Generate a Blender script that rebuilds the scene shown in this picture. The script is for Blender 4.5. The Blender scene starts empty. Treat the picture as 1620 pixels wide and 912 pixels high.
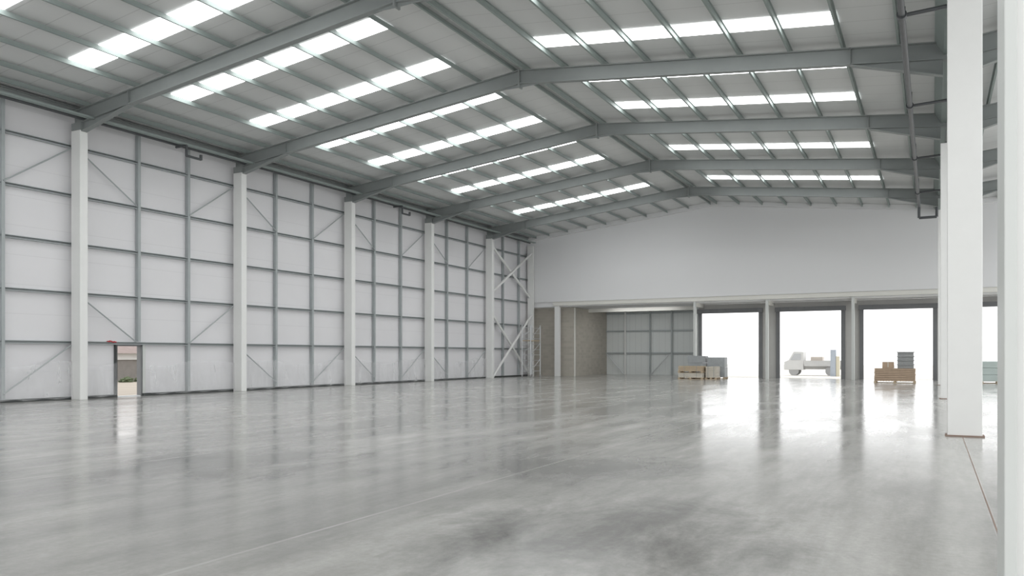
import bpy, math, random
from mathutils import Vector, Matrix
random.seed(7)
scene = bpy.context.scene
COL = scene.collection
try:
    scene.view_settings.view_transform = 'Standard'
except Exception:
    pass

# ------------------------------------------------------------------ materials
def new_mat(name):
    m = bpy.data.materials.new(name); m.use_nodes = True
    nt = m.node_tree; b = nt.nodes['Principled BSDF']
    return m, nt, b

def mat(name, col, rough=0.6, metal=0.0, var=0.06, scale=3.0, bump=0.0, spec=0.5):
    m, nt, b = new_mat(name)
    tc = nt.nodes.new('ShaderNodeTexCoord')
    n = nt.nodes.new('ShaderNodeTexNoise'); n.inputs['Scale'].default_value = scale
    n.inputs['Detail'].default_value = 5
    nt.links.new(tc.outputs['Object'], n.inputs['Vector'])
    mix = nt.nodes.new('ShaderNodeMix'); mix.data_type = 'RGBA'
    mix.inputs[6].default_value = tuple(max(0, c*(1-var)) for c in col)+(1,)
    mix.inputs[7].default_value = tuple(min(1, c*(1+var)) for c in col)+(1,)
    nt.links.new(n.outputs['Fac'], mix.inputs[0])
    nt.links.new(mix.outputs[2], b.inputs['Base Color'])
    b.inputs['Roughness'].default_value = rough
    b.inputs['Metallic'].default_value = metal
    b.inputs['Specular IOR Level'].default_value = spec
    if bump:
        bp = nt.nodes.new('ShaderNodeBump'); bp.inputs['Strength'].default_value = bump
        nt.links.new(n.outputs['Fac'], bp.inputs['Height']); nt.links.new(bp.outputs[0], b.inputs['Normal'])
    return m

def seam_mat(name, col, axis, period, width, dark=0.82, rough=0.5, var=0.04, offset=0.0):
    """flat metal sheeting with procedural seams every `period` metres on world axis"""
    m, nt, b = new_mat(name)
    N = nt.nodes.new; L = nt.links.new
    geo = N('ShaderNodeNewGeometry'); sp = N('ShaderNodeSeparateXYZ'); L(geo.outputs['Position'], sp.inputs[0])
    a = N('ShaderNodeMath'); a.operation = 'ADD'; a.inputs[1].default_value = 1000*period+offset; L(sp.outputs[axis], a.inputs[0])
    d = N('ShaderNodeMath'); d.operation = 'DIVIDE'; d.inputs[1].default_value = period; L(a.outputs[0], d.inputs[0])
    f = N('ShaderNodeMath'); f.operation = 'FRACT'; L(d.outputs[0], f.inputs[0])
    lt = N('ShaderNodeMath'); lt.operation = 'LESS_THAN'; lt.inputs[1].default_value = width/period; L(f.outputs[0], lt.inputs[0])
    n = N('ShaderNodeTexNoise'); n.inputs['Scale'].default_value = 0.6; n.inputs['Detail'].default_value = 4
    L(geo.outputs['Position'], n.inputs['Vector'])
    mx = N('ShaderNodeMix'); mx.data_type = 'RGBA'
    mx.inputs[6].default_value = tuple(c*(1-var) for c in col)+(1,); mx.inputs[7].default_value = tuple(min(1, c*(1+var)) for c in col)+(1,)
    L(n.outputs['Fac'], mx.inputs[0])
    m2 = N('ShaderNodeMix'); m2.data_type = 'RGBA'; L(lt.outputs[0], m2.inputs[0]); L(mx.outputs[2], m2.inputs[6])
    m2.inputs[7].default_value = tuple(c*dark for c in col)+(1,)
    L(m2.outputs[2], b.inputs['Base Color']); b.inputs['Roughness'].default_value = rough
    return m

M_wall = seam_mat('liner_sheet', (0.72, 0.715, 0.73), 2, 1.0, 0.02, dark=0.9, rough=0.45)
M_panel = mat('white_board', (0.745, 0.75, 0.755), 0.6, var=0.02, scale=0.3)
M_roof = seam_mat('roof_sheet', (0.66, 0.67, 0.665), 1, 1.0, 0.03, dark=0.8, rough=0.5)
M_dockclad = seam_mat('dock_liner', (0.72, 0.75, 0.74), 0, 0.5, 0.03, dark=0.85)
M_white = mat('white_paint', (0.78, 0.785, 0.77), 0.45, var=0.03)
M_greywhite = mat('grey_white_paint_and_shade', (0.60, 0.62, 0.60), 0.45, var=0.03)
M_cream = mat('cream_paint', (0.72, 0.715, 0.67), 0.5, var=0.03)
M_pier = mat('grey_render', (0.50, 0.495, 0.475), 0.7, var=0.05)
M_rafter = mat('grey_paint_steel', (0.255, 0.275, 0.27), 0.5, var=0.06)
M_purlin = mat('galvanised', (0.28, 0.325, 0.31), 0.55, metal=0.0, var=0.1)
M_girt = mat('galvanised_rail', (0.38, 0.41, 0.415), 0.45, metal=0.05, var=0.1)
M_dark = mat('dark_metal', (0.045, 0.05, 0.05), 0.5, var=0.2)
M_pipe = mat('dark_pipe', (0.07, 0.075, 0.08), 0.4, var=0.2)
M_doorframe = mat('dark_grey_frame', (0.16, 0.165, 0.17), 0.5, var=0.1)
M_wood = mat('timber', (0.50, 0.40, 0.28), 0.7, var=0.2, scale=9)
M_carton = mat('carton', (0.44, 0.33, 0.24), 0.75, var=0.15, scale=5)
M_pale = mat('pale_board', (0.62, 0.58, 0.50), 0.7, var=0.1, scale=5)
M_bluegrey = mat('blue_grey_wrap', (0.34, 0.36, 0.37), 0.4, var=0.2, scale=6)
M_greydark = mat('slate_grey', (0.30, 0.31, 0.31), 0.6, var=0.2, scale=6)
M_red = mat('red_tape', (0.75, 0.04, 0.05), 0.4)
M_blue = mat('blue_paint', (0.38, 0.42, 0.47), 0.5)  # yard blue, yellow and orange washed out: outdoor glare put into the colours
M_yellow = mat('yellow_paint', (0.58, 0.54, 0.42), 0.5)
M_orange = mat('orange_paint', (0.52, 0.47, 0.42), 0.5)
M_tyre = mat('tyre', (0.36, 0.36, 0.36), 0.8)
M_truckgrey = mat('washed_out_truck_grey', (0.50, 0.50, 0.49), 0.6)  # truck colours, tyres and glass paled by the same painted-in glare
M_truckwhite = mat('truck_off_white', (0.56, 0.56, 0.55), 0.5)
M_glassdark = mat('vehicle_glass', (0.42, 0.43, 0.44), 0.2)
M_ground = mat('pale_yard', (0.62, 0.60, 0.56), 0.9, var=0.14, scale=0.4)
M_dirt = mat('tan_dirt', (0.34, 0.30, 0.25), 0.9, var=0.15, scale=0.8)
M_green = mat('foliage', (0.09, 0.115, 0.06), 0.8, var=0.5, scale=4, bump=0.5)
M_tile = mat('tile_roof', (0.24, 0.19, 0.175), 0.8, var=0.2, scale=3)
M_hut = mat('hut_boards', (0.24, 0.225, 0.21), 0.8, var=0.2, scale=3)
M_joint = mat('joint_filler', (0.25, 0.18, 0.145), 0.7)
M_alu = mat('aluminium', (0.6, 0.62, 0.63), 0.35, metal=0.3)
M_green_bin = mat('green_grey_wrap', (0.45, 0.52, 0.50), 0.5)

# translucent rooflight
M_sky, nt, b = new_mat('rooflight')
b.inputs['Base Color'].default_value = (0.9, 0.92, 0.93, 1)
b.inputs['Emission Color'].default_value = (0.985, 0.995, 1.0, 1)
n = nt.nodes.new('ShaderNodeTexNoise'); n.inputs['Scale'].default_value = 1.0
mr = nt.nodes.new('ShaderNodeMapRange'); mr.inputs[3].default_value = 4.5; mr.inputs[4].default_value = 6.3
nt.links.new(n.outputs['Fac'], mr.inputs[0]); nt.links.new(mr.outputs[0], b.inputs['Emission Strength'])

# plastic sheet: thin film, soft vertical folds
M_plastic, nt, b = new_mat('clear_polythene')
b.inputs['Base Color'].default_value = (0.80, 0.81, 0.82, 1); b.inputs['Roughness'].default_value = 0.3
geo = nt.nodes.new('ShaderNodeNewGeometry'); mpp = nt.nodes.new('ShaderNodeMapping'); mpp.inputs['Scale'].default_value = (1, 1.6, .5)
nt.links.new(geo.outputs['Position'], mpp.inputs['Vector'])
n = nt.nodes.new('ShaderNodeTexNoise'); n.inputs['Scale'].default_value = 1.6; n.inputs['Detail'].default_value = 4; n.inputs['Distortion'].default_value = .4
nt.links.new(mpp.outputs[0], n.inputs['Vector'])
mr = nt.nodes.new('ShaderNodeMapRange'); mr.inputs[1].default_value = .38; mr.inputs[2].default_value = .72; mr.inputs[3].default_value = .15; mr.inputs[4].default_value = .32
nt.links.new(n.outputs['Fac'], mr.inputs[0]); nt.links.new(mr.outputs[0], b.inputs['Alpha'])

# block wall
M_block, nt, b = new_mat('blockwork')
N = nt.nodes.new; L = nt.links.new
geo = N('ShaderNodeNewGeometry'); sp = N('ShaderNodeSeparateXYZ'); L(geo.outputs['Position'], sp.inputs[0])
ad = N('ShaderNodeMath'); ad.operation = 'ADD'; L(sp.outputs[0], ad.inputs[0]); L(sp.outputs[1], ad.inputs[1])
cb = N('ShaderNodeCombineXYZ'); L(ad.outputs[0], cb.inputs[0]); L(sp.outputs[2], cb.inputs[1])
br = N('ShaderNodeTexBrick'); br.inputs['Scale'].default_value = 1.0
br.inputs['Brick Width'].default_value = 0.45; br.inputs['Row Height'].default_value = 0.225; br.inputs['Mortar Size'].default_value = 0.010
br.inputs['Color1'].default_value = (0.47, 0.44, 0.385, 1); br.inputs['Color2'].default_value = (0.41, 0.385, 0.335, 1); br.inputs['Mortar'].default_value = (0.47, 0.445, 0.395, 1)
L(cb.outputs[0], br.inputs['Vector']); L(br.outputs['Color'], b.inputs['Base Color']); b.inputs['Roughness'].default_value = 0.9

# polished concrete floor
M_floor, nt, b = new_mat('polished_concrete')
N = nt.nodes.new; L = nt.links.new
geo = N('ShaderNodeNewGeometry')
def noise(scale, detail=6, dist=0.0, vec=None, rough=0.55):
    n = N('ShaderNodeTexNoise'); n.inputs['Scale'].default_value = scale; n.inputs['Detail'].default_value = detail
    n.inputs['Distortion'].default_value = dist; n.inputs['Roughness'].default_value = rough
    L(vec if vec else geo.outputs['Position'], n.inputs['Vector']); return n
def mapping(rot, sc):
    m = N('ShaderNodeMapping'); m.inputs['Rotation'].default_value = (0, 0, rot); m.inputs['Scale'].default_value = sc
    L(geo.outputs['Position'], m.inputs['Vector']); return m.outputs[0]
mp = mapping(0.9, (1, .5, 1))
n1 = noise(0.22, 8, 0.5, mp, .6)                              # broad patches
n2 = noise(0.9, 8, 0.2, mp, .65)                              # medium clouds
n5 = noise(1.3, 8, 0.15, mapping(-0.5, (1, .14, 1)), .65)     # long trowel / tyre streaks
n6 = noise(2.2, 8, 0.15, mapping(0.55, (1, .12, 1)), .7)      # second streak direction
n3 = noise(14.0, 8, 0.2, rough=0.75)                          # fine grain
ramp = N('ShaderNodeValToRGB'); cr = ramp.color_ramp
cr.elements[0].position = 0.34; cr.elements[0].color = (0.325, 0.322, 0.305, 1)
cr.elements[1].position = 0.64; cr.elements[1].color = (0.475, 0.468, 0.445, 1)
L(n1.outputs['Fac'], ramp.inputs[0])
def maprange(sock, a, c, lo, hi):
    mr = N('ShaderNodeMapRange'); mr.inputs[1].default_value = a; mr.inputs[2].default_value = c; mr.inputs[3].default_value = lo; mr.inputs[4].default_value = hi
    L(sock, mr.inputs[0]); return mr.outputs[0]
def scale(col, fac):
    vm = N('ShaderNodeVectorMath'); vm.operation = 'SCALE'; L(col, vm.inputs[0]); L(fac, vm.inputs['Scale']); return vm.outputs[0]
def math2(op, a, b_):
    m = N('ShaderNodeMath'); m.operation = op
    for i, s in enumerate((a, b_)):
        if isinstance(s, (int, float)): m.inputs[i].default_value = s
        else: L(s, m.inputs[i])
    return m.outputs[0]
c1 = scale(ramp.outputs[0], maprange(n2.outputs['Fac'], .3, .7, .82, 1.12))
c1 = scale(c1, maprange(n5.outputs['Fac'], .35, .65, .84, 1.11))
c1 = scale(c1, maprange(n6.outputs['Fac'], .35, .65, .92, 1.07))
c2 = scale(c1, maprange(n3.outputs['Fac'], .3, .7, .90, 1.09))
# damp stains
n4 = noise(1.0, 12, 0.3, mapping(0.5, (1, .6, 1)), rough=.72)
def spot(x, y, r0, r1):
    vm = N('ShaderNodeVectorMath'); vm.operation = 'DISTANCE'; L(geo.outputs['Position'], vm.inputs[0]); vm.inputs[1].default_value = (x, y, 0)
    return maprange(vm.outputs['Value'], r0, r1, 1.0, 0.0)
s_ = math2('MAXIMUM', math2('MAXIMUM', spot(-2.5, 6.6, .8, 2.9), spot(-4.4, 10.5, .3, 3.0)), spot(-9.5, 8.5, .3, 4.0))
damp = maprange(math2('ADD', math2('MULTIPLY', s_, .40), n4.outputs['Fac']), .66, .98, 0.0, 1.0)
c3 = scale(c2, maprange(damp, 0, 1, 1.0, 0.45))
# faint slab joints
sp = N('ShaderNodeSeparateXYZ'); L(geo.outputs['Position'], sp.inputs[0])
a = math2('ADD', sp.outputs[0], 100*5.47+4.95+.02)
f = math2('FRACT', math2('DIVIDE', a, 5.47), 0)
lt = math2('LESS_THAN', f, .04/5.47)
ml = math2('MULTIPLY', lt, maprange(n4.outputs['Fac'], .35, .6, .1, .4))
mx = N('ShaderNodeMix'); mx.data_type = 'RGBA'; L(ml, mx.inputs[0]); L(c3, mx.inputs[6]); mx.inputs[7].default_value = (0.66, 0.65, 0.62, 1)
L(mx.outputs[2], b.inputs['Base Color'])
r_ = math2('ADD', maprange(n2.outputs['Fac'], .3, .7, .09, .17), maprange(n5.outputs['Fac'], .35, .65, 0, .06))
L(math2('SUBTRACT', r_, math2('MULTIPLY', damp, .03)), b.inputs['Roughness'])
b.inputs['Specular IOR Level'].default_value = 0.55
bp = N('ShaderNodeBump'); bp.inputs['Strength'].default_value = 0.05; bp.inputs['Distance'].default_value = 0.01
L(n3.outputs['Fac'], bp.inputs['Height']); L(bp.outputs[0], b.inputs['Normal'])

# ------------------------------------------------------------------ mesh helpers
class MB:
    def __init__(s): s.v = []; s.f = []; s.m = []
    def box(s, x0, x1, y0, y1, z0, z1, mi=0):
        i = len(s.v)
        s.v += [(x0,y0,z0),(x1,y0,z0),(x1,y1,z0),(x0,y1,z0),(x0,y0,z1),(x1,y0,z1),(x1,y1,z1),(x0,y1,z1)]
        s.f += [(i,i+3,i+2,i+1),(i+4,i+5,i+6,i+7),(i,i+1,i+5,i+4),(i+1,i+2,i+6,i+5),(i+2,i+3,i+7,i+6),(i+3,i,i+4,i+7)]
        s.m += [mi]*6; return s
    def loft(s, A, B, mi=0):
        i = len(s.v); n = len(A); s.v += [tuple(p) for p in A]+[tuple(p) for p in B]
        s.f.append(tuple(i+k for k in range(n))[::-1]); s.f.append(tuple(i+n+k for k in range(n)))
        for k in range(n):
            s.f.append((i+k, i+(k+1) % n, i+n+(k+1) % n, i+n+k))
        s.m += [mi]*(n+2); return s
    def prism(s, prof, p0, p1, side, up, mi=0):
        p0, p1, side, up = Vector(p0), Vector(p1), Vector(side), Vector(up)
        return s.loft([p0+side*a+up*b for a, b in prof], [p1+side*a+up*b for a, b in prof], mi)
    def tube(s, p0, p1, r, n=10, mi=0):
        p0, p1 = Vector(p0), Vector(p1); ax = (p1-p0).normalized()
        u = ax.cross(Vector((0, 0, 1)));
        if u.length < .01: u = Vector((1, 0, 0))
        u.normalize(); w = ax.cross(u)
        return s.prism([(r*math.cos(2*math.pi*k/n), r*math.sin(2*math.pi*k/n)) for k in range(n)], p0, p1, u, w, mi)
    def obj(s, name, mats, parent=None, label=None, category=None, kind=None, group=None, bevel=0, smooth=False):
        xs, ys, zs = zip(*s.v)
        o0 = Vector(((min(xs)+max(xs))/2, (min(ys)+max(ys))/2, min(zs)))
        me = bpy.data.meshes.new(name); me.from_pydata([tuple(Vector(p)-o0) for p in s.v], [], s.f)
        import bmesh
        bm = bmesh.new(); bm.from_mesh(me); bmesh.ops.recalc_face_normals(bm, faces=bm.faces); bm.to_mesh(me); bm.free()
        if not isinstance(mats, (list, tuple)): mats = [mats]
        for m in mats: me.materials.append(m)
        for k, p in enumerate(me.polygons): p.material_index = s.m[k]; p.use_smooth = smooth
        ob = bpy.data.objects.new(name, me); ob.location = o0; COL.objects.link(ob)
        if bevel:
            bv = ob.modifiers.new('bevel', 'BEVEL'); bv.width = bevel; bv.segments = 2; bv.limit_method = 'ANGLE'
        finish(ob, parent, label, category, kind, group); return ob

def finish(ob, parent=None, label=None, category=None, kind=None, group=None):
    if parent:
        ob.parent = parent; ob.matrix_parent_inverse = Matrix.Translation(-parent.location)
    if label: ob['label'] = label
    if category: ob['category'] = category
    if kind: ob['kind'] = kind
    if group: ob['group'] = group

def empty(name, loc, **k):
    e = bpy.data.objects.new(name, None); e.location = loc; e.empty_display_size = .3; COL.objects.link(e)
    finish(e, **k); return e

def struct(mb, name, m, label): return mb.obj(name, m, label=label, category='room structure', kind='structure')

# ------------------------------------------------------------------ key dimensions (metres)
XL = -27.5; XR = 13.5; XRIDGE = -13.15; XV = 0.56; ZR = 12.06; SL = 0.107
ZV = ZR - SL*(XV-XRIDGE)
Y0 = -9.0; YB = 54.7
def roofz(x):
    return ZR - SL*abs(x-XRIDGE) if x <= XV else ZV + SL*(x-XV)
FR = [-4.4, 3.1, 10.6, 18.1, 25.6, 33.1, 40.6, 48.1]

# ------------------------------------------------------------------ shell
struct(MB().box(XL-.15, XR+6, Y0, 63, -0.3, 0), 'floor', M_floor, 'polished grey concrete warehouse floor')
w = MB()
w.box(XL-.15, XL, Y0, 19.85, 0, 10.6).box(XL-.15, XL, 20.9, 55.8, 0, 10.6).box(XL-.15, XL, 19.85, 20.9, 2.0, 10.6)
struct(w, 'wall_left', M_wall, 'tall white metal liner wall behind steel rails')
struct(MB().box(XL, XL+.16, Y0, 19.8, 0, .10).box(XL, XL+.16, 20.95, YB+.9, 0, .10), 'baseboard_left', M_dark, 'dark strip along foot of liner wall')
# roof
r = MB()
for a, c in ((XL-.2, XRIDGE), (XRIDGE, XV), (XV, XR)):
    za, zc = roofz(a), roofz(c)
    r.loft([(a, Y0, za), (c, Y0, zc), (c, Y0, zc+.12), (a, Y0, za+.12)], [(a, 55.8, za), (c, 55.8, zc), (c, 55.8, zc+.12), (a, 55.8, za+.12)])
struct(r, 'ceiling', M_roof, 'grey metal sheet pitched roof underside')
# rooflights
k = 1
for i, fy in enumerate(FR):
    for o in (1.8, 5.5):
        yc = fy+o
        if yc < 2 or yc > 52: continue
        for (xa, xb) in ((XRIDGE-10.8, XRIDGE-1.8), (XRIDGE+1.7, XRIDGE+10.8), (XV+2.9, XV+12)):
            if yc > 48 and xb > XRIDGE: continue
            if abs(yc-16.1) < .1 and XRIDGE < xb < XV: continue
            if abs(yc-19.9) < .1 and XRIDGE < xb < XV: xa += 1.6
            za, zb = roofz(xa)-.005, roofz(xb)-.005
            hw = .43
            m = MB().loft([(xa, yc-hw, za), (xb, yc-hw, zb), (xb, yc-hw, zb-.025), (xa, yc-hw, za-.025)], [(xa, yc+hw, za), (xb, yc+hw, zb), (xb, yc+hw, zb-.025), (xa, yc+hw, za-.025)])
            struct(m, 'window_%d' % k, M_sky, 'translucent white rooflight strip running up the roof slope'); k += 1

# gable panel
g = MB()
pts = [(XL, 5.6), (XR, 5.6), (XR, roofz(XR)-.01), (XV, roofz(XV)-.01), (XRIDGE, roofz(XRIDGE)-.01), (XL, roofz(XL)-.01)]
g.loft([(x, YB, z) for x, z in pts], [(x, YB+.15, z) for x, z in pts])
struct(g, 'wall_back', M_panel, 'plain white boarded upper gable wall')
g = MB()
for a, c in ((XL, XRIDGE), (XRIDGE, XV), (XV, XR)):
    g.loft([(a, YB-.32, roofz(a)-.01), (c, YB-.32, roofz(c)-.01), (c, YB-.32, roofz(c)-.3), (a, YB-.32, roofz(a)-.3)], [(a, YB-.001, roofz(a)-.01), (c, YB-.001, roofz(c)-.01), (c, YB-.001, roofz(c)-.3), (a, YB-.001, roofz(a)-.3)])
struct(g, 'trim_2', M_panel, 'white boxed trim where gable wall meets roof')
# dock zone
struct(MB().box(XL, -24.0, 55.6, 55.8, 0, 5.2).box(-24.2, -24.0, 55.8, 62.5, 0, 5.2), 'wall_block', M_block, 'bare tan concrete block wall')
struct(MB().box(-24.2, -16.2, 62.5, 62.65, 0, 5.2), 'wall_recess', M_dockclad, 'grey-green liner wall of the dock recess')
struct(MB().loft([(-14.85, 57.15, 0), (-14.97, 57.15, 0), (-16.45, 62.5, 0), (-16.3, 62.5, 0)], [(-14.85, 57.15, 5.2), (-14.97, 57.15, 5.2), (-16.45, 62.5, 5.2), (-16.3, 62.5, 5.2)]), 'wall_return', M_dockclad, 'liner return wall beside the dock doors')
DO = [(-14.65, -10.6), (-9.29, -5.3), (-4.03, 0.07), (1.3, 5.35), (6.6, 10.65)]
dw = MB(); DZ = 4.57
edges = [-14.85]+[e for d in DO for e in d]+[XR]
for i in range(0, len(edges), 2): dw.box(edges[i], edges[i+1], 57, 57.15, 0, DZ)
dw.box(-14.85, XR, 57, 57.15, DZ, 5.2)
struct(dw, 'wall_dock', M_pier, 'grey wall with tall loading door openings')
struct(MB().box(XL-.15, XR, YB+.15, 57.3, 5.22, 5.6).box(XL-.15, -14.8, 57.3, 62.7, 5.22, 5.6), 'ceiling_dock', M_panel, 'pale soffit above the loading bays')

# loading door frames
for i, (a, c) in enumerate(DO[:4]):
    d = empty('door_%d' % (i+1), ((a+c)/2, 56.95, 0), label='dark steel frame and head box of open loading door', category='loading door', kind='structure')
    MB().box(a-.2, a+.05, 56.84, 56.99, 0, DZ).obj('guide_rail', M_doorframe, d)
    MB().box(c-.05, c+.2, 56.84, 56.99, 0, DZ).obj('guide_rail', M_doorframe, d)
    h = MB().box(a-.24, c+.24, 56.62, 56.99, DZ-.02, DZ+.28)
    for q in range(8):
        xx = a+.1+q*(c-a-.2)/7; h.box(xx-.02, xx+.02, 56.60, 56.62, DZ, DZ+.26)
    h.obj('head_box', M_doorframe, d)

# ------------------------------------------------------------------ columns & rafters
def column(x0, x1, y, top, label, base=True, group=None):
    e = empty('steel_column', ((x0+x1)/2, y, 0), label=label, category='column', group=group)
    MB().box(x0, x1, y-.15, y+.15, 0.0, top).obj('shaft', M_white, e, bevel=.012)
    if base:
        MB().box(x0-.04, x1+.04, y-.19, y+.19, 0, .025).obj('base_plate', M_joint, e)
    return e
for y in FR[2:]:
    column(-27.3, -26.8, y, 9.62, 'white steel column against the liner wall', base=False, group='white columns along the liner wall')
for y in (18.1, 33.1, 48.1):
    column(.26, .86, y, 9.3, 'freestanding white column in the open floor', group='freestanding valley columns')
# nearest I-section column
e = empty('steel_column', (.56, 3.1, 0), label='pale grey-white I-section steel column close by', category='column', group='freestanding valley columns')
for (a, c) in ((.2, .235), (.885, .92)):
    MB().box(a, c, 2.95, 3.25, 0, 9.3).obj('flange', M_greywhite, e, bevel=.004)  # flanges greyer than the white web: side-face shade put into the colour
MB().box(.235, .885, 3.0, 3.2, 0, 9.3).obj('web', M_white, e)
MB().box(.14, .98, 2.88, 3.32, 0, .03).obj('base_plate', M_joint, e)

D = .5
def Iprof(w, d, tf=.03, tw=.02):
    h = d
    return [(-w/2, 0), (w/2, 0), (w/2, tf), (tw/2, tf), (tw/2, h-tf), (w/2, h-tf), (w/2, h), (-w/2, h), (-w/2, h-tf), (-tw/2, h-tf), (-tw/2, tf), (-w/2, tf)]
def rb(x): return roofz(x)-.2-D     # rafter bottom
def haunch(e, xa, xb, zb, y, w=.22):
    MB().loft([(xa, y-.012, zb), (xb, y-.012, rb(xb)), (xa, y-.012, rb(xa))], [(xa, y+.012, zb), (xb, y+.012, rb(xb)), (xa, y+.012, rb(xa))]).prism([(-w/2, -.03), (w/2, -.03), (w/2, 0), (-w/2, 0)], (xa, y, zb), (xb, y, rb(xb)), (0, 1, 0), (0, 0, 1)).obj('haunch', M_rafter, e)
for y in FR[2:]:
    e = empty('roof_rafter', (XRIDGE, y, rb(XRIDGE)), label='grey painted steel portal rafter under the pitched roof', category='roof beam', group='portal rafters')
    def seg(xa, xb):
        P = Iprof(.22, D)
        MB().prism(P, (xa, y, rb(xa)), (xb, y, rb(xb)), (0, 1, 0), (0, 0, 1)).obj('rafter_beam', M_rafter, e)
    seg(-27.3, XRIDGE); seg(XRIDGE, XV)
    haunch(e, -26.8, -24.3, 9.6, y); haunch(e, XV-.3, -2.15, 9.5, y)
    MB().box(-27.3, -26.8, y-.14, y+.14, 9.63, rb(-26.9)).obj('knee_block', M_rafter, e)
    ap = MB()
    ap.loft([(XRIDGE-.9, y-.012, rb(XRIDGE-.9)), (XRIDGE, y-.012, rb(XRIDGE)-.12), (XRIDGE+.9, y-.012, rb(XRIDGE+.9)), (XRIDGE, y-.012, rb(XRIDGE)+.02)],
            [(XRIDGE-.9, y+.012, rb(XRIDGE-.9)), (XRIDGE, y+.012, rb(XRIDGE)-.12), (XRIDGE+.9, y+.012, rb(XRIDGE+.9)), (XRIDGE, y+.012, rb(XRIDGE)+.02)])
    ap.box(XRIDGE-.03, XRIDGE+.03, y-.14, y+.14, rb(XRIDGE)-.14, rb(XRIDGE)+D+.02)
    ap.obj('apex_plate', M_rafter, e)
    for xx in (-24.3, -2.15):
        MB().box(xx-.012, xx+.012, y-.11, y+.11, rb(xx), rb(xx)+D).obj('stiffener_plate', M_rafter, e)
    # far span rafter
    e2 = empty('roof_rafter', (XV+6, y, rb(XV+6)), label='grey steel rafter of the neighbouring span', category='roof beam', group='portal rafters')
    MB().prism(Iprof(.22, D), (XV, y, rb(XV)), (XR, y, rb(XR)), (0, 1, 0), (0, 0, 1)).obj('rafter_beam', M_rafter, e2)
    haunch(e2, XV+.3, XV+2.7, 9.5, y)

# valley beam
for a, c in zip(FR[1:-1], FR[2:]):
    MB().prism(Iprof(.26, .5), (XV, a+.16, 9.35), (XV, c-.16, 9.35), (1, 0, 0), (0, 0, 1)).obj('valley_beam', M_rafter, label='grey steel beam carrying the roof valley', category='roof beam', group='valley beams')
MB().prism([(-.5, .42), (-.45, .42), (-.25, .05), (.25, .05), (.45, .42), (.5, .42), (.28, 0), (-.28, 0)], (XV, Y0, ZV-.52), (XV, YB-.33, ZV-.52), (1, 0, 0), (0, 0, 1)).obj('valley_gutter', M_purlin, label='galvanised gutter along the roof valley', category='gutter')

# purlins (Z section)
def zprof(h=.165, w=.05, t=.012):
    return [(-w, h), (0, h), (0, t), (w, t), (w, 0), (-t, 0), (-t, h-t), (-w, h-t)]
po = [0.22, 1.72, 3.22, 4.73, 6.25, 7.77, 9.28, 10.8, 12.3, 13.4]
for o in po:
    for sg in (-1, 1):
        x = XRIDGE+sg*o
        if x > XV-.5: continue
        pr = [(a*sg*-1, b) for a, b in zprof()]
        zt = min(roofz(x-.06), roofz(x+.06))-.165-.029
        MB().prism(pr, (x, Y0, zt), (x, YB-.33, zt), (1, 0, 0), (0, 0, 1)).obj('purlin', M_purlin, label='galvanised roof purlin spanning the rafters', category='purlin', group='roof purlins')
for o in (1.2, 2.9, 4.4, 6, 7.5, 9.1, 10.6, 12.1):
    x = XV+o; zt = roofz(x-.06)-.165-.029
    MB().prism(zprof(), (x, Y0, zt), (x, YB-.33, zt), (1, 0, 0), (0, 0, 1)).obj('purlin', M_purlin, label='galvanised roof purlin spanning the rafters', category='purlin', group='roof purlins')
# eave beam + pipes along left wall
MB().prism(Iprof(.2, .3), (-27.25, Y0, 10.2), (-27.25, YB-.33, 10.2), (1, 0, 0), (0, 0, 1)).obj('eave_beam', M_rafter, label='dark grey eave beam above the liner wall', category='roof beam')
MB().tube((-26.65, Y0, 9.98), (-26.65, 53.5, 9.98), .055).obj('service_pipe', M_pipe, label='dark pipe running under the eaves', category='pipe')
MB().box(-26.35, -26.15, Y0, 53.5, 9.93, 9.96).box(-26.35, -26.335, Y0, 53.5, 9.96, 10.0).box(-26.165, -26.15, Y0, 53.5, 9.96, 10.0).obj('cable_tray', M_purlin, label='galvanised cable tray running under the eaves', category='cable tray')
for y in (21.9, 36.4):
    m = MB(); m.tube((-26.65, y, 9.875), (-26.05, y, 9.875), .045).tube((-26.05, y, 9.88), (-26.05, y, 9.45), .05).tube((-26.05, y, 9.47), (-26.05, y+.7, 9.47), .05).tube((-26.05, y+.7, 9.45), (-26.05, y+.7, 9.65), .06)
    m.obj('pipe_drop', M_pipe, label='black U-shaped pipe drop under the eaves', category='pipe', group='eaves pipe drops')

# ------------------------------------------------------------------ wall rails, posts, ties
GZ = [2.04, 3.81, 5.58, 7.33, 9.08]
for z in GZ:
    pr = [(0, 0), (.16, 0), (.16, .022), (.012, .022), (.012, .09), (.16, .09), (.16, .11), (0, .11)]
    MB().prism(pr, (XL, Y0, z-.05), (XL, YB+.8, z-.05), (1, 0, 0), (0, 0, 1)).obj('wall_rail', M_girt, label='galvanised horizontal rail on the liner wall', category='wall rail', group='liner wall rails')
for fy in FR[1:]:
    for o in (2.5, 5.0):
        y = fy+o; zb = .10
        if fy == 18.1 and o == 2.5: y = 20.75; zb = 2.12
        if y > YB: continue
        MB().box(XL+.165, XL+.185, y-.055, y+.055, zb, 10.2).box(XL+.02, XL+.165, y-.055, y-.04, zb, 10.2).box(XL+.02, XL+.165, y+.04, y+.055, zb, 10.2).obj('wall_post', M_girt, label='slim galvanised vertical post on the liner wall', category='wall post', group='liner wall posts')
def tie(p0, p1, r=.027, m=M_girt, label='thin diagonal steel tie on the liner wall', grp='liner wall ties', name='tie_rod'):
    MB().tube(p0, p1, r, 8).obj(name, m, label=label, category='brace', group=grp)
xt = XL+.2
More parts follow.
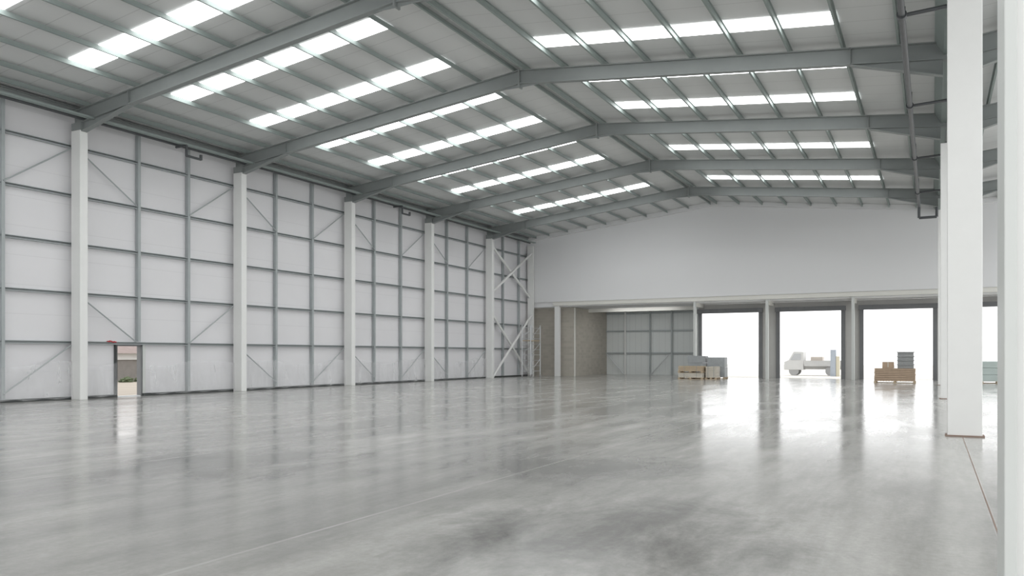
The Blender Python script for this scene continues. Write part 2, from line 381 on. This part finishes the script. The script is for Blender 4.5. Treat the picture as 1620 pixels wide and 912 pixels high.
for fy in FR[1:-1]:
    a, p, q, c = fy+.15, fy+2.5, fy+5.0, fy+7.35
    for (za, zb) in ((9.0, 7.4),) + (((3.75, 2.1),) if fy == 18.1 else ((1.95, .3),)):
        tie((xt, a, za), (xt, p, zb)); tie((xt, c, za), (xt, q, zb))
# end bay X bracing tubes
for (za, zb) in ((9.3, 6.0), (4.6, 0.1)):
    tie((-27.12, 48.34, za), (-27.12, 54.32, zb), .085, M_white, 'white tubular X-brace in the end bay', 'end bay braces', 'brace_tube')
    tie((-26.94, 48.34, zb), (-26.94, 54.32, za), .085, M_white, 'white tubular X-brace in the end bay', 'end bay braces', 'brace_tube')
MB().box(-27.3, -26.85, 54.4, 54.6, 0, 9.9).obj('corner_post', M_white, label='white steel corner post', category='column')

# polythene sheets
for fy in FR[1:-1]:
    y0, y1 = fy+.17, fy+7.33
    spans = [(y0, y1)]
    if fy == 18.1: spans = [(y0, 19.72), (21.12, y1)]
    for (a, c) in spans:
        n = max(10, int((c-a)*10)); R = 6; v = []; f = []
        ph = random.random()*6
        for i in range(n+1):
            yy = a+(c-a)*i/n
            top = 1.25+.12*math.sin(yy*1.1+ph)+.03*math.sin(yy*3.3+ph)
            bot = .06+.03*math.sin(yy*6+ph)
            for j in range(R+1):
                zz = bot+(top-bot)*j/R
                xx = XL+.27+.035*math.sin(yy*6+.6*math.sin(yy*2.3)+ph)*(1-j/R*.8)+(.06*(1-j/R)**2)
                v.append((xx, yy, zz))
        for i in range(n):
            for j in range(R):
                q = i*(R+1)+j; f.append((q, q+R+1, q+R+2, q+1))
        m = MB(); m.v = v; m.f = f; m.m = [0]*len(f)
        m.obj('polythene_sheet', M_plastic, label='clear crinkled polythene sheet hung along wall foot', category='plastic sheet', group='polythene sheets', smooth=True)

# ------------------------------------------------------------------ personnel door
d = empty('door_6', (XL, 20.37, 0), label='open personnel doorway with slim frame', category='door', kind='structure')
MB().box(XL-.16, XL+.10, 19.78, 19.86, 0, 2.0).obj('door_jamb', M_dark, d)
MB().box(XL-.16, XL+.08, 20.89, 20.95, 0, 2.0).obj('door_jamb', M_doorframe, d)
MB().box(XL-.02, XL+.1, 20.96, 21.08, 0, 1.98).obj('door_leaf', M_greywhite, d)
MB().box(XL-.16, XL+.08, 19.78, 21.0, 1.94, 1.99).obj('door_head', M_doorframe, d)
MB().box(XL-.12, XL+.1, 19.88, 20.86, 0, .03).obj('threshold', M_alu, d)
m = MB()
for i in range(4):
    y = 19.35+i*.09; z = 2.11+.02*math.sin(i*2)
    m.loft([(XL+.15, y, z), (XL+.22, y+.02, z+.02), (XL+.19, y+.1, z-.03)], [(XL+.15, y+.1, z+.01), (XL+.22, y+.12, z), (XL+.19, y+.12, z-.04)])
m.obj('plastic_tape', M_red, label='crumpled red plastic tape on the rail', category='tape')

# ------------------------------------------------------------------ dock bay structure
MB().prism([(-.125, 0), (.125, 0), (.125, .03), (.09, .03), (.09, .25), (.125, .25), (.125, .28), (-.125, .28), (-.125, .25), (-.09, .25), (-.09, .03), (-.125, .03)], (XL+2.2, YB+.02, 5.3), (XR, YB+.02, 5.3), (0, 1, 0), (0, 0, 1)).obj('edge_beam', M_cream, label='cream steel beam under the white gable wall', category='beam')
for x in (-25.0, -14.55, -9.72, -4.45, 5.9):
    w_ = .19 if x < -20 else .085
    MB().box(x-w_, x+w_, YB, YB+.3, 0, 5.3).obj('dock_column', M_white if x < -20 else M_greywhite, label='broad white column before block wall' if x < -20 else 'slim grey-white column at the loading bay edge', category='column', group='loading bay columns', bevel=.01)
    if x > -20: MB().box(x-.085, x+.085, YB+.3, 56.99, 4.95, 5.22).obj('cross_beam', M_cream, label='cream beam tying loading bay column to wall', category='beam', group='loading bay cross beams')
MB().box(-24.0, -15.5, 58.5, 58.7, 4.95, 5.22).obj('cross_beam', M_cream, label='cream beam across the dock recess', category='beam', group='loading bay cross beams')
for z in (1.75, 3.55, 5.0):
    MB().box(-23.98, -16.5, 62.33, 62.5, z-.06, z+.06).obj('wall_rail', M_girt, label='galvanised horizontal rail on recess wall', category='wall rail', group='recess wall rails')
for x in (-22.3, -20.2, -18.4):
    MB().box(x-.06, x+.06, 62.25, 62.33, 0, 5.2).obj('wall_post', M_white if x == -22.3 else M_girt, label='slim pale post on recess wall', category='wall post', group='recess wall posts')
tie((-23.9, 62.2, 1.7), (-22.4, 62.2, .03), .035, M_alu, 'thin diagonal tie on recess wall', 'recess wall ties')
tie((-20.1, 62.2, .03), (-18.5, 62.2, 1.7), .035, M_alu, 'thin diagonal tie on recess wall', 'recess wall ties')
MB().box(-23.99, -23.92, 55.62, 55.78, 0, 5.2).obj('corner_trim', M_cream, label='pale vertical trim at block wall corner', category='trim')

# sprinkler main by the valley
px, pz = -.62, 9.36
s = empty('sprinkler_main', (px, 28, pz), label='dark sprinkler main pipe hung beside the roof valley', category='pipe')
MB().tube((px, Y0, pz), (px, 46.8, pz), .075, 14).obj('main_pipe', M_pipe, s)
for y in (20.3, 27.8, 35.3, 42.8):
    MB().tube((px, y, pz), (XV-.13, y, pz+.04), .045).tube((px, y-.1, pz), (px, y+.1, pz), .11, 14).obj('branch_pipe', M_pipe, s)
MB().tube((px, 46.8, pz+.05), (px, 46.8, pz-.6), .07).tube((px, 46.8, pz-.6), (.2, 46.8, pz-.6), .07).tube((.2, 46.8, pz-.6), (.2, 46.8, pz-.1), .07).obj('elbow_pipe', M_pipe, s)
for y in [11.5+3.75*i for i in range(10)]: MB().tube((px, y, pz), (px, y, roofz(px)-.2), .012, 6).obj('hanger_rod', M_pipe, s)

# floor joint
struct(MB().box(.513, .526, Y0, 17.9, 0, .002), 'trim_1', M_joint, 'brown filled joint line in concrete floor')

# ------------------------------------------------------------------ goods
def pallet(e, x, y, w, dpt, z0=0):
    m = MB()
    for yy in (y-dpt/2+.05, y, y+dpt/2-.05):
        m.box(x-w/2, x+w/2, yy-.05, yy+.05, z0, z0+.02)
        for xx in (x-w/2+.07, x, x+w/2-.07): m.box(xx-.07, xx+.07, yy-.05, yy+.05, z0+.02, z0+.1)
    for i in range(int(w/.14)):
        xx = x-w/2+.06+i*(w-.12)/(int(w/.14)-1); m.box(xx-.05, xx+.05, y-dpt/2, y+dpt/2, z0+.1, z0+.12)
    return m.obj('pallet', M_wood, e)
def layers(e, name, mt, x, y, w, dpt, z0, z1, n, jitter=.01):
    m = MB(); h = (z1-z0)/n
    for i in range(n):
        j = random.uniform(-jitter, jitter)
        m.box(x-w/2+j, x+w/2+j, y-dpt/2+j, y+dpt/2+j, z0+i*h, z0+(i+1)*h-.012)
    return m.obj(name, mt, e, bevel=.004)
def stack(x, y, w, dpt, h, n, mt, label, straps=True, z0=0):
    e = empty('pallet_load', (x, y, z0), label=label, category='pallet load')
    pallet(e, x, y, w, dpt, z0)
    layers(e, 'board_stack', mt, x, y, w-.06, dpt-.06, z0+.12, z0+h, n)
    if straps:
        for k in (-.25, .25):
            MB().box(x+k*w-.012, x+k*w+.012, y-dpt/2+.0, y+dpt/2-.0, z0+h-.01, z0+h-.004).box(x+k*w-.012, x+k*w+.012, y-dpt/2+.0, y-dpt/2+.006, z0+.12, z0+h-.01).obj('strap', M_greydark, e)
    return e
stack(-14.05, 52.3, 1.65, 1.1, .42, 3, M_pale, 'low pallet of pale timber boards')
stack(-14.05, 52.3, 1.65, 1.1, .46, 3, M_wood, 'pallet of tan boards stacked on another pallet', z0=.42)
stack(-12.8, 52.7, .75, 1.1, .85, 6, M_pale, 'pallet of cream boards strapped together')
stack(-14.1, 54.0, 1.25, .9, 1.55, 3, M_bluegrey, 'pallet of blue-grey wrapped panels', straps=False)
stack(-12.8, 54.0, 1.2, .9, 1.45, 2, M_bluegrey, 'pallet of blue-grey wrapped panels', straps=False)
stack(-1.9, 50.7, 2.15, 1.1, .84, 7, M_carton, 'wide low pallet load of brown boards', straps=False)
e = empty('crate_stack', (-1.35, 50.7, .84), label='grey crates stacked on the brown pallet load', category='crate stack')
for q in range(4):
    MB().box(-1.76, -.94, 50.37, 51.08, .84+q*.235, .84+q*.235+.185).box(-1.8, -.9, 50.33, 51.12, .84+q*.235+.185, .84+q*.235+.233).obj('crate', M_greydark, e)
e = empty('carton_box', (-2.25, 50.7, .84), label='small brown carton on the brown pallet load', category='carton')
MB().box(-2.55, -1.95, 50.45, 51.0, .84, 1.2).obj('carton_body', M_carton, e, bevel=.006)
MB().box(-2.28, -2.22, 50.445, 51.005, .9, 1.202).obj('carton_tape', M_pale, e)
stack(3.25, 52.6, 1.7, 1.2, 1.25, 3, M_green_bin, 'low pallet of pale green-grey wrapped goods', straps=False)

# scaffold tower
e = empty('scaffold_tower', (-26.3, 53, 0), label='aluminium mobile scaffold tower beside block wall', category='scaffold')
for xx in (-26.65, -25.95):
    for yy in (52.2, 53.8): MB().tube((xx, yy, .12), (xx, yy, 3.8), .035, 8).obj('upright', M_alu, e)
for i in range(9):
    z = .4+i*.4
    for yy in (52.2, 53.8): MB().tube((-26.65, yy, z), (-25.95, yy, z), .022, 6).obj('rung', M_alu, e)
for a in (.4, 1.6, 2.8):
    for xx in (-26.65, -25.95): MB().tube((xx, 52.2, a), (xx, 53.8, a+.9), .022, 6).obj('diagonal', M_alu, e)
    MB().tube((-25.95, 52.2, a), (-25.95, 53.8, a), .022, 6).obj('ledger', M_alu, e)
MB().box(-26.65, -25.95, 52.2, 53.8, 2.62, 2.68).obj('deck', M_wood, e)
for xx in (-26.65, -25.95):
    for yy in (52.2, 53.8): MB().tube((xx-.03, yy, .08), (xx+.03, yy, .08), .08, 12).obj('castor', M_tyre, e)

# ------------------------------------------------------------------ outside
MB().box(-60, 80, 62.7, 140, -.35, -.05).box(-16.2, XR, 57.15, 63, -.35, .001).obj('yard_ground', M_ground, label='pale sunlit yard outside the loading doors', category='ground', kind='structure')
MB().box(-90, XL-.16, -20, 60, -.35, -.05).obj('side_ground', M_dirt, label='tan dirt outside the side door', category='ground', kind='structure')

def truck(ox, oy):
    e = empty('flatbed_truck', (ox, oy, -.05), label='small white flatbed truck parked in the yard', category='truck')
    g = -.05
    prof = [(0, .45), (1.5, .45), (1.5, 1.9), (.75, 1.95), (.35, 1.25), (0, 1.1)]
    MB().loft([(ox+x, oy-.85, g+z) for x, z in prof], [(ox+x, oy+.85, g+z) for x, z in prof]).obj('cab', M_truckwhite, e, bevel=.04)
    MB().loft([(ox+.50, oy-.87, g+1.25), (ox+1.3, oy-.87, g+1.25), (ox+1.3, oy-.87, g+1.75), (ox+.8, oy-.87, g+1.75)], [(ox+.5, oy-.85, g+1.25), (ox+1.3, oy-.85, g+1.25), (ox+1.3, oy-.85, g+1.75), (ox+.8, oy-.85, g+1.75)]).obj('cab_window', M_glassdark, e)
    MB().box(ox+1.55, ox+4.4, oy-.9, oy+.9, g+.75, g+.88).box(ox+1.55, ox+4.4, oy-.9, oy-.86, g+.88, g+1.2).box(ox+1.55, ox+4.4, oy+.86, oy+.9, g+.88, g+1.2).obj('flatbed', M_truckgrey, e)
    MB().box(ox+.1, ox+4.3, oy-.4, oy+.4, g+.5, g+.75).obj('chassis', M_truckgrey, e)
    for xx in (ox+.75, ox+3.5):
        for yy in (oy-.8, oy+.6): MB().tube((xx, yy, g+.38), (xx, yy+.2, g+.38), .38, 20).obj('wheel', M_tyre, e)
    MB().box(ox+2.0, ox+2.9, oy-.6, oy+.6, g+.88, g+1.5).obj('crate', M_orange, e)
truck(-10.6, 68)
e = empty('site_cabinet', (-6.7, 66, -.05), label='tall pale blue and yellow site cabinet in the yard', category='cabinet')
MB().box(-6.95, -6.55, 65.7, 66.3, -.05, 2.0).obj('body', M_blue, e, bevel=.02)
MB().box(-6.54, -6.3, 65.7, 66.2, -.05, 1.5).obj('side_box', M_yellow, e, bevel=.02)
MB().box(-6.9, -6.6, 65.68, 65.7, .1, 1.9).obj('door', M_blue, e)

# outside side door: hut and bushes
e = empty('garden_building', (-48, 33, -.05), label='low grey-brown building with brown pitched roof', category='building')
MB().box(-52, -45, 28, 46, -.05, 1.7).obj('building_wall', M_hut, e)
MB().box(-45.0, -44.9, 28, 46, 1.3, 1.7).obj('fascia_board', M_white, e)
MB().loft([(-44.5, 27.5, 1.7), (-52.5, 27.5, 1.7), (-48.5, 27.5, 3.4)], [(-44.5, 46.5, 1.7), (-52.5, 46.5, 1.7), (-48.5, 46.5, 3.4)]).obj('building_roof', M_tile, e)
def bush(x, y, r):
    import bmesh
    bm = bmesh.new(); bmesh.ops.create_icosphere(bm, subdivisions=4, radius=r)
    for v in bm.verts:
        k = 1+.25*math.sin(v.co.x*7/r+v.co.y*3)*math.cos(v.co.z*6/r)+random.uniform(-.12, .12)
        v.co *= k; v.co.z = max(v.co.z*.7, -.15*r)
    me = bpy.data.meshes.new('bush'); bm.to_mesh(me); bm.free(); me.materials.append(M_green)
    o = bpy.data.objects.new('bush', me); o.location = (x, y, -.05+.15*r); COL.objects.link(o)
    finish(o, label='leafy dark green bush outside the side door', category='bush', group='bushes outside')
for i in range(7): bush(-43+random.uniform(-.3, .3), 28.5+i*1.1, .36)

# ------------------------------------------------------------------ world and added fill light
wd = bpy.data.worlds.new('world'); scene.world = wd; wd.use_nodes = True
bg = wd.node_tree.nodes['Background']; bg.inputs[0].default_value = (0.99, 0.995, 1.0, 1); bg.inputs[1].default_value = 2.1
ld = bpy.data.lights.new('recess_fill', 'AREA'); ld.energy = 90; ld.size = 5; ld.size_y = 2.0; ld.shape = 'RECTANGLE'  # unseen fill light, added to brighten the dark dock recess
lo = bpy.data.objects.new('recess_fill', ld); lo.location = (-19.5, 57.6, 5.1); lo.rotation_euler = (math.radians(25), 0, 0); COL.objects.link(lo)

# ------------------------------------------------------------------ camera
cam = bpy.data.cameras.new('camera'); co = bpy.data.objects.new('camera', cam); COL.objects.link(co)
co.location = (0, 0, 1.6); co.rotation_euler = (math.radians(90), 0, math.radians(27.77))
cam.sensor_width = 36; cam.lens = 28.07; cam.shift_y = (562-456)/1620; cam.clip_end = 500; cam.clip_start = .05
scene.camera = co
